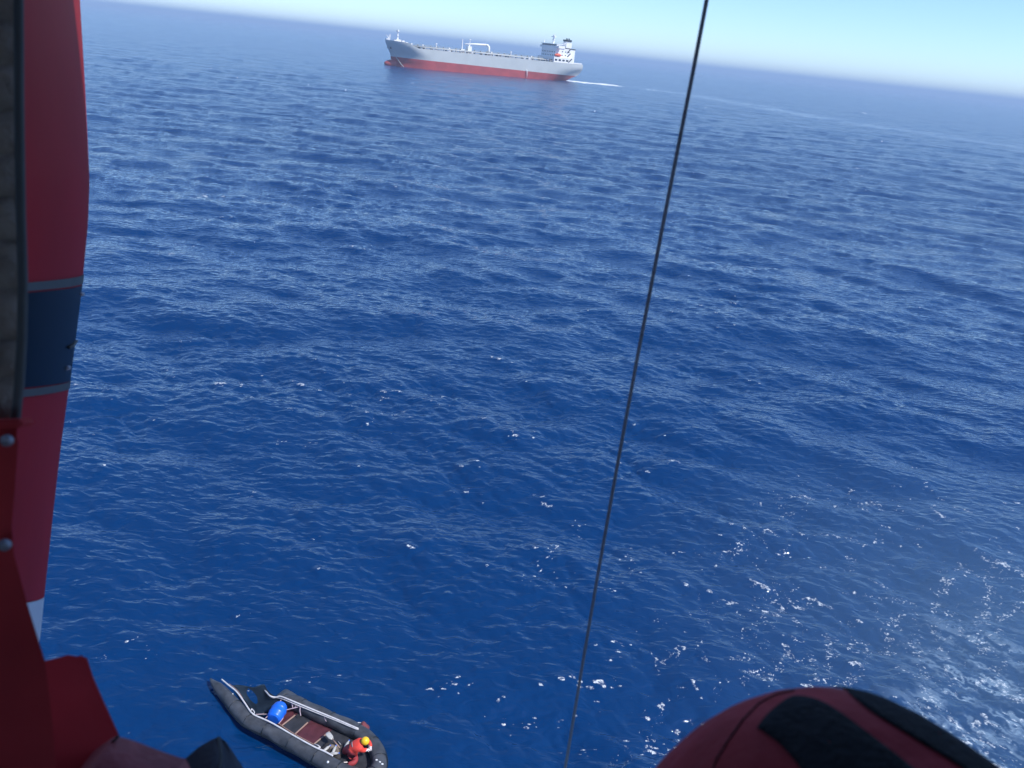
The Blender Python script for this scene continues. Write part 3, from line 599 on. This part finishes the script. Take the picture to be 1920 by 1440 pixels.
def H(px, py, d): return D(px, py, d) - HO
HY = [-300, -150, 0, 170, 340, 420, 515, 620, 715, 830, 950, 1090, 1190, 1290]; HX = [133, 142, 150, 160, 168, 165, 156, 143, 131, 115, 101, 86, 76, 60]
def sil(y): return float(np.interp(y, HY, HX))
def skin_pt(u, y, lift=0.0):                # u: 0 at the door edge, 1 at the outer bulge, 2 round the front
    xs = sil(y)
    if u <= 1:
        a = math.sin(u * math.pi / 2); px = -90 + (xs + 90) * a; dp = .86 + .55 * (1 - math.cos(u * math.pi / 2)) ** 1.1 + .10 * u
    else:
        v = u - 1; px = xs - 620 * v ** 1.8; dp = .86 + .65 + 2.2 * v
    p = H(px, y, dp)
    return p + (RT * .7 - FW * .7) * lift if lift else p
def skin_patch(name, y0, y1, m, lift, tilt=0, u0=0, u1=2.0, nu=28, ny=24, thick=.02, par=heli):
    rows = []
    for i in range(ny + 1):
        rows.append([])
        for k in range(nu + 1):
            u = u0 + (u1 - u0) * k / nu; y = y0 + (y1 - y0) * i / ny + tilt * (1 - min(u, 1.4))
            rows[-1].append(skin_pt(u, y, lift))
    q = MB(); q.grid(rows); r = bmesh.ops.extrude_face_region(q.bm, geom=q.bm.faces[:])
    bmesh.ops.translate(q.bm, verts=[e for e in r['geom'] if isinstance(e, bmesh.types.BMVert)], vec=-RT * thick)
    return q.build(name, m, par, ang=60)
skin_patch('fuselage_panel', -300, 1118, m_hred, 0, tilt=30, ny=70)
skin_patch('belly_panel', 1119, 1290, m_hwht, 0, tilt=30)
win = skin_patch('window', 534, 712, m_glass, .004, tilt=26, u0=.15, u1=1.25, thick=.01)
skin_patch('window_frame', 515, 531, m_trim, .006, tilt=26, u0=.15, u1=1.28, ny=3, thick=.012, par=win); skin_patch('window_frame', 713, 727, m_trim, .006, tilt=30, u0=.15, u1=1.28, ny=3, thick=.012, par=win)
q = MB(); q.tube([skin_pt(.78, 652, .012), skin_pt(.86, 648, .012), skin_pt(.95, 640, .012)], .0025, 6); q.build('reflection_line', m_trim, win, True)  # pale line modelled to stand for a reflection in the glass
for u, y in ((.92, 552), (.80, 690)):
    q = MB(); q.ell(skin_pt(u, y, .008), (.006, .006, .004), u=10, v=6); q.build('reflection_spot', m_steel, win, True)  # small pale dots standing for reflections in the glass
# quilted lining of the door edge: stitched pads with a piped rubber edge
EY = [-200, 0, 200, 400, 520, 640, 720, 800]; EX = [40, 44, 45, 48, 52, 50, 45, 37]
edge = lambda y: float(np.interp(y, EY, EX))
lin = MB(); lin.prism([H(edge(y) - 4, y, .66) for y in range(-200, 801, 50)] + [H(-260, 800, .62), H(-260, -200, .62)], ray(40, 400).normalized() * .05 - RT * .03)
lin = lin.build('door_edge', m_quilt, heli)
seams = [-190, -60, 35, 118, 208, 290, 372, 450, 540, 632, 705, 792]
for k in range(len(seams) - 1):
    y0, y1 = seams[k] + 1.5, seams[k + 1] - 1.5
    for x0, x1 in ((-150, -60), (-57, None)):
        rows = []
        for i in range(9):
            y = y0 + (y1 - y0) * i / 8; row = []
            for j_ in range(9):
                xa, xb = x0, (x1 if x1 is not None else edge(y) - 15); x = xa + (xb - xa) * j_ / 8
                bul = .007 * (1 - (2 * i / 8 - 1) ** 4) * (1 - (2 * j_ / 8 - 1) ** 4) * (1 + .25 * math.sin(i * 1.7 + k * 2 + j_))
                row.append(H(x, y + 4 * math.sin(j_ * .9 + k), .655) - FW * bul)
            rows.append(row)
        q = MB(); q.grid(rows); q.build('quilted_pad', m_quilt, lin, True)
q = MB(); q.tube([H(edge(y) - 9, y, .645) for y in range(-200, 801, 40)], .0038, 10); q.build('edge_trim', m_trim, heli, True)
# lower jamb, bracket, sill
def slab(name, px, depth, thick, m, bev=.004, par=heli):
    q = MB(); q.prism([H(x, y, depth(x, y) if callable(depth) else depth) for x, y in px], thick)
    bmesh.ops.bevel(q.bm, geom=q.bm.edges[:], offset=bev, segments=3, affect='EDGES')
    return q.build(name, m, par, ang=50)
jam = slab('door_jamb', [(-240, 796), (38, 792), (34, 830), (29, 900), (22, 985), (26, 1040), (52, 1135), (84, 1238), (96, 1330), (110, 1500), (110, 1640), (-240, 1640)], lambda x, y: .62 + .0001 * x, ray(30, 1000).normalized() * .06 - RT * .04, m_hred2)
slab('jamb_cap', [(-240, 789), (39, 786), (38, 802), (-240, 812)], .612, FW * .02, m_hred2, .002, jam)
for x, y in ((13, 826), (9, 1022)):
    q = MB(); c = H(x, y, .606); rd = ray(x, y).normalized(); q.ell(c, (.0038, .0025, .0038), u=16, v=10); q.tube([c + rd * .001, c + rd * .006], .0047, 18); q.build('fastener', m_steel, jam, True)
# broad bracket below the door edge: a pressed panel with a rolled rim, then the sill
def panel(name, rim, inner, depth, curve, m, thick=.03):
    gr = []
    for t in np.linspace(0, 1, 14):
        gr.append([H(x + (xi - x) * t, y + (yi - y) * t, depth - curve * (1 - (1 - t) ** 2.5)) for (x, y), (xi, yi) in zip(rim, inner)])
    q = MB(); q.grid(gr); r = bmesh.ops.extrude_face_region(q.bm, geom=q.bm.faces[:])
    bmesh.ops.translate(q.bm, verts=[e for e in r['geom'] if isinstance(e, bmesh.types.BMVert)], vec=ray(*rim[len(rim) // 2]).normalized() * thick - RT * thick * .5 - UP * thick * .3)
    return q.build(name, m, heli, ang=45)
def dense(p, n=4): return [(v.x, v.y) for v in spline([(x, y, 0) for x, y in p], n)]
rim = dense([(70, 1236), (95, 1237), (130, 1234), (150, 1227), (163, 1225), (174, 1256), (188, 1300), (206, 1348), (226, 1384), (262, 1440), (300, 1520)])
slab('step_bracket', [(60, 1236), (95, 1237), (128, 1234), (150, 1226), (164, 1225), (188, 1300), (226, 1384), (300, 1520), (300, 1640), (60, 1640)], lambda x, y: .735 - .00022 * (y - 1236) + .0002 * (x - 80), ray(160, 1300).normalized() * .03 - RT * .025 + UP * -.02, m_hred2, .003)
rim = dense([(196, 1396), (214, 1382), (234, 1384), (262, 1393), (300, 1408), (338, 1421), (352, 1430), (380, 1500), (400, 1560)])
panel('sill', rim, [(x - 110, y + 160) for x, y in rim], .69, .05, mat('sill_red', (.36, .075, .075), .6, var=.2, scale=30, bump=.4))
q = MB(); q.tube([H(x, y, .683) for x, y in dense([(222, 1380), (204, 1398), (182, 1420), (160, 1448), (140, 1480)])], .0012, 6); q.build('seam', m_black, heli, True)
# cabin shell: floor, roof, back wall, aft bulkhead, far side with its window openings, shading cowling above
def hbox(name, lo, hi, m, bev=.02):
    q = MB(); lo, hi = Vector(lo), Vector(hi); q.box((lo + hi) / 2, hi - lo, bev=bev); return q.build(name, m, heli, ang=50)
hbox('cabin_floor', (-.62, -1.5, -.09), (2.6, .52, -.03), mat('floor_grey', (.12, .12, .12), .7))
hbox('cabin_roof', (-1.6, -1.55, 1.55), (2.8, .70, 1.68), m_wall, .04)  # unseen roof, run forward past the cabin to shade the fuselage panel
hbox('aft_bulkhead', (2.6, -1.5, -.05), (2.7, .62, 1.55), m_wall)
hbox('side_wall', (-.62, -1.55, -.05), (2.6, -1.5, .62), m_wall); hbox('side_wall', (-.62, -1.55, 1.3), (2.6, -1.5, 1.55), m_wall)
for x in (-.62, .5, 1.6, 2.4): hbox('window_post', (x, -1.548, .62), (x + .2, -1.502, 1.3), m_wall)
hbox('forward_bulkhead', (-.72, -1.5, -.05), (-.64, .40, 1.55), m_wall)
q = MB(); q.tube([(-2.4, -.3, 1.95), (-1.6, -.25, 2.08), (0, -.25, 2.2), (2, -.25, 2.2), (3.4, -.3, 2.0)], [.4, 1.0, 1.2, 1.2, .7], 20, flat=[.6] * 5); q.build('shading_cowling', m_hred, heli, True)  # unseen cowling, made wide to block the sun from the fuselage panel
q = MB(); q.tube([(.28, .30, 1.75), (.30, .75, 1.78), (.30, 1.10, 1.70)], [.06, .07, .09], 12).box((.30, 1.14, 1.64), (.22, .3, .2), bev=.04); q.build('hoist', m_trim, heli, ang=50)

# hoist cable hanging from the arm, with its hook far below
c0 = D(1326, 0, 1.0); c1 = D(1060, 1440, 1.0); gx, gy = c0.x, c0.y
# plumb line whose image runs through both ends of the photographed cable
hc = empty('hoist_cable', (gx, gy, 4.0)); tag(hc, 'thin dark steel hoist cable hanging straight down outside the doorway', 'cable')
top_z = CAM_H + .62; m_cab = mat('cable_steel', (.28, .32, .35), .7, 0, bump=.5, bscale=300)
d1 = ray(1060, 1440); t1 = gy / d1.y; low = CAM + d1 * t1
pts = [Vector((0, 0, top_z - 4.0))]
for z in np.linspace(CAM_H + .4, CAM_H - 2.2, 14):
    s = (c0.z - z) / (c0.z - low.z); pts.append(Vector(((low.x - gx) * s - .006 * math.sin(min(max(s, 0), 1) * math.pi), 0, z - 4.0)))
last = pts[-1]; pts += [Vector((last.x, .05, 10)), Vector((last.x, .05, .3))]
q = MB(); q.tube(pts, .0028, 10); q.build('wire', m_cab, hc, True)
q = MB(); q.tube(spline([(last.x, .05, .32), (last.x, .05, .1), (last.x + .06, .05, -.02), (last.x, .05, -.1), (last.x - .05, .05, -.04)], 5), .016, 8); q.build('hook', m_steel, hc, True)

# dark bag lying at the sill
bg = empty('equipment_bag', D(405, 1500, .85)); tag(bg, 'dark peaked fabric bag at the bottom edge beside the red sill', 'bag'); go = bg.location.copy()
G = lambda x, y, d: D(x, y, d) - go
q = MB(); ring0 = [G(330, 1462, .80), G(345, 1424, .80), G(372, 1401, .81), G(398, 1386, .82), G(412, 1382, .83), G(424, 1391, .86), G(438, 1412, .88), G(452, 1436, .90), G(475, 1470, .92)]
ring1 = [G(300, 1600, .80), G(330, 1560, .76), G(365, 1530, .73), G(390, 1490, .74), G(408, 1470, .75), G(428, 1490, .78), G(450, 1530, .80), G(480, 1560, .84), G(520, 1600, .9)]
ring2 = [p + FW * .12 - UP * .12 for p in ring0]
q.grid([ring2, ring0, ring1]); r = bmesh.ops.extrude_face_region(q.bm, geom=q.bm.faces[:])
bmesh.ops.translate(q.bm, verts=[e for e in r['geom'] if isinstance(e, bmesh.types.BMVert)], vec=-UP * .01 + FW * .004)
bagb = q.build('shell', mat('navy_fabric', (.020, .022, .034), .85, var=.3, scale=30, bump=.5), bg, ang=80)
q = MB(); q.tube([ring0[4] - FW * .004, G(414, 1420, .80), ring1[4] - FW * .006], .003, 6); q.build('seam', m_black, bg, True)

# crew member sitting at the door, knee raised into view
co_ = CAM + Vector((.62, -.02, -.97)); crew = empty('person', co_); tag(crew, 'crew member in red and black suit, bent knee at the lower right', 'person')
def c_(p): return Vector(p) + CAM - co_
K = D(1535, 1500, .52) - co_
hipR = c_((.60, .02, -.60)); anR = K + Vector((-.06, .12, -.42))
nd = {'pelvis': (c_((.72, -.04, -.62)), .15), 'waist': (c_((.74, -.08, -.42)), .15), 'chest': (c_((.74, -.08, -.14)), (.19, .15)), 'neck': (c_((.74, -.05, .08)), .065), 'head': (c_((.73, -.02, .20)), .095), 'crown': (c_((.73, -.03, .29)), .085), 'jaw': (c_((.72, .04, .15)), .05), 'nose': (c_((.72, .085, .20)), .018),
      'rs': (c_((.55, -.08, -.03)), .085), 're': (c_((.47, -.26, -.28)), .06), 'rw': (c_((.50, -.12, -.50)), .042), 'ls': (c_((.93, -.08, -.03)), .085), 'le': (c_((1.04, -.2, -.28)), .06), 'lw': (c_((.98, -.02, -.48)), .042),
      'rh': (hipR, .115), 'rt': ((hipR + K) / 2 + Vector((.012, 0, .012)), .112), 'rk0': (K * .78 + hipR * .22, .106), 'rk': (K, .104), 'rk2': (K * .80 + anR * .20 + Vector((0, .01, 0)), .098), 'rc': (K * .55 + anR * .45, .092), 'ra': (anR, .055), 'rf': (anR + Vector((-.03, .12, -.03)), .045),
      'lh': (c_((.84, .02, -.62)), .115), 'lk': (c_((.92, .44, -.55)), .08), 'la': (c_((.92, .50, -.88)), .055), 'lf': (c_((.92, .62, -.92)), .045)}
ed = [('pelvis', 'waist'), ('waist', 'chest'), ('chest', 'neck'), ('neck', 'head'), ('head', 'crown'), ('head', 'jaw'), ('head', 'nose'), ('chest', 'rs'), ('rs', 're'), ('re', 'rw'), ('chest', 'ls'), ('ls', 'le'), ('le', 'lw'), ('pelvis', 'rh'), ('rh', 'rt'), ('rt', 'rk0'), ('rk0', 'rk'), ('rk', 'rk2'), ('rk2', 'rc'), ('rc', 'ra'), ('ra', 'rf'), ('pelvis', 'lh'), ('lh', 'lk'), ('lk', 'la'), ('la', 'lf')]
add_hand(nd, ed, 'rw', 'R', nd['rw'][0], (.1, .3, -.1), (0, 0, -1)); add_hand(nd, ed, 'lw', 'L', nd['lw'][0], (-.1, .3, -.08), (0, 0, -1))
m_crew = mat('crew_suit_red', (.42, .034, .040), .85, var=.18, scale=14, bump=.7, bscale=22); m_crewb = mat('crew_suit_black', (.008, .009, .012), .95, var=.3, scale=60, bump=.8, bscale=200)
cb = skin('body', nd, ed, 'pelvis', [m_crew, m_skin], crew, 3)
hp = {k: Vector(v[0]) for k, v in nd.items()}
for p in cb.data.polygons:
    k = min(hp, key=lambda q_: (hp[q_] - p.center).length); p.material_index = 1 if k in ('head', 'jaw', 'nose', 'crown') or k[0] in 'RL' else 0
q = MB(); q.ell(c_((.73, -.035, .245)), (.125, .145, .12), u=24, v=14); q.build('helmet', m_hwht, crew, True)
bvh = BVHTree.FromPolygons([v.co for v in cb.data.vertices], [list(p.vertices) for p in cb.data.polygons])
def on_leg(px, py, lift):                     # spot of the trouser surface, lifted a little
    o_ = CAM - co_; d = ray(px, py).normalized(); h, n_, _, _ = bvh.ray_cast(o_, d)
    if h is None:
        h, n_, _, _ = min((bvh.find_nearest(o_ + d * (.3 + .01 * i)) for i in range(60)), key=lambda r_: r_[3])
    return h + n_ * lift
def leg_patch(name, outline, m, lift=.003, n=10):
    cx = sum(p[0] for p in outline) / len(outline); cyy = sum(p[1] for p in outline) / len(outline)
    pl = spline([(x, y, 0) for x, y in outline + outline[:1]], 5)[:-1]
    rows = [[on_leg(cx + (p.x - cx) * t, cyy + (p.y - cyy) * t, lift * (1 if t < .97 else .3)) for p in pl] for t in [.02] + [i / n for i in range(1, n + 1)]]
    q = MB(); q.grid(rows, closed=True); return q.build(name, m, crew, True)
leg_patch('knee_pad', [(1420, 1366), (1440, 1340), (1475, 1312), (1500, 1306), (1540, 1316), (1580, 1340), (1640, 1385), (1710, 1440), (1760, 1490), (1640, 1540), (1540, 1500), (1500, 1440), (1460, 1395)], m_crewb)
leg_patch('side_panel', [(1560, 1270), (1640, 1285), (1720, 1318), (1800, 1360), (1900, 1415), (1960, 1500), (1880, 1500), (1800, 1440), (1700, 1378), (1620, 1326)], m_crewb, .002, 14)
q = MB(); q.tube([on_leg(x, y, .0008) for x, y in ((1490, 1296), (1455, 1304), (1425, 1320), (1395, 1350), (1370, 1385), (1345, 1425), (1330, 1470))], .0006, 6); q.build('seam', m_crewb, crew, True)
q = MB(); f_ = hp['rf']; q.ell(hp['ra'] * .35 + f_ * .65 + Vector((0, .01, -.02)), (.055, .14, .05), u=18, v=10); q.build('boot', m_black, crew, True)
q = MB(); f_ = hp['lf']; q.ell(hp['la'] * .35 + f_ * .65 + Vector((0, .01, -.02)), (.055, .14, .05), u=18, v=10); q.build('boot', m_black, crew, True)
# seat under the crew member
st = empty('cabin_seat', CAM + Vector((.74, -.1, -1.03))); tag(st, 'low grey cabin seat box under the crew member', 'seat')
MB().box((0, 0, .12), (.5, .4, .24), bev=.02).build('seat_box', m_wall, st, ang=50)
MB().box((0, 0, .265), (.5, .4, .05), bev=.02).build('cushion', m_crewb, st, ang=50)
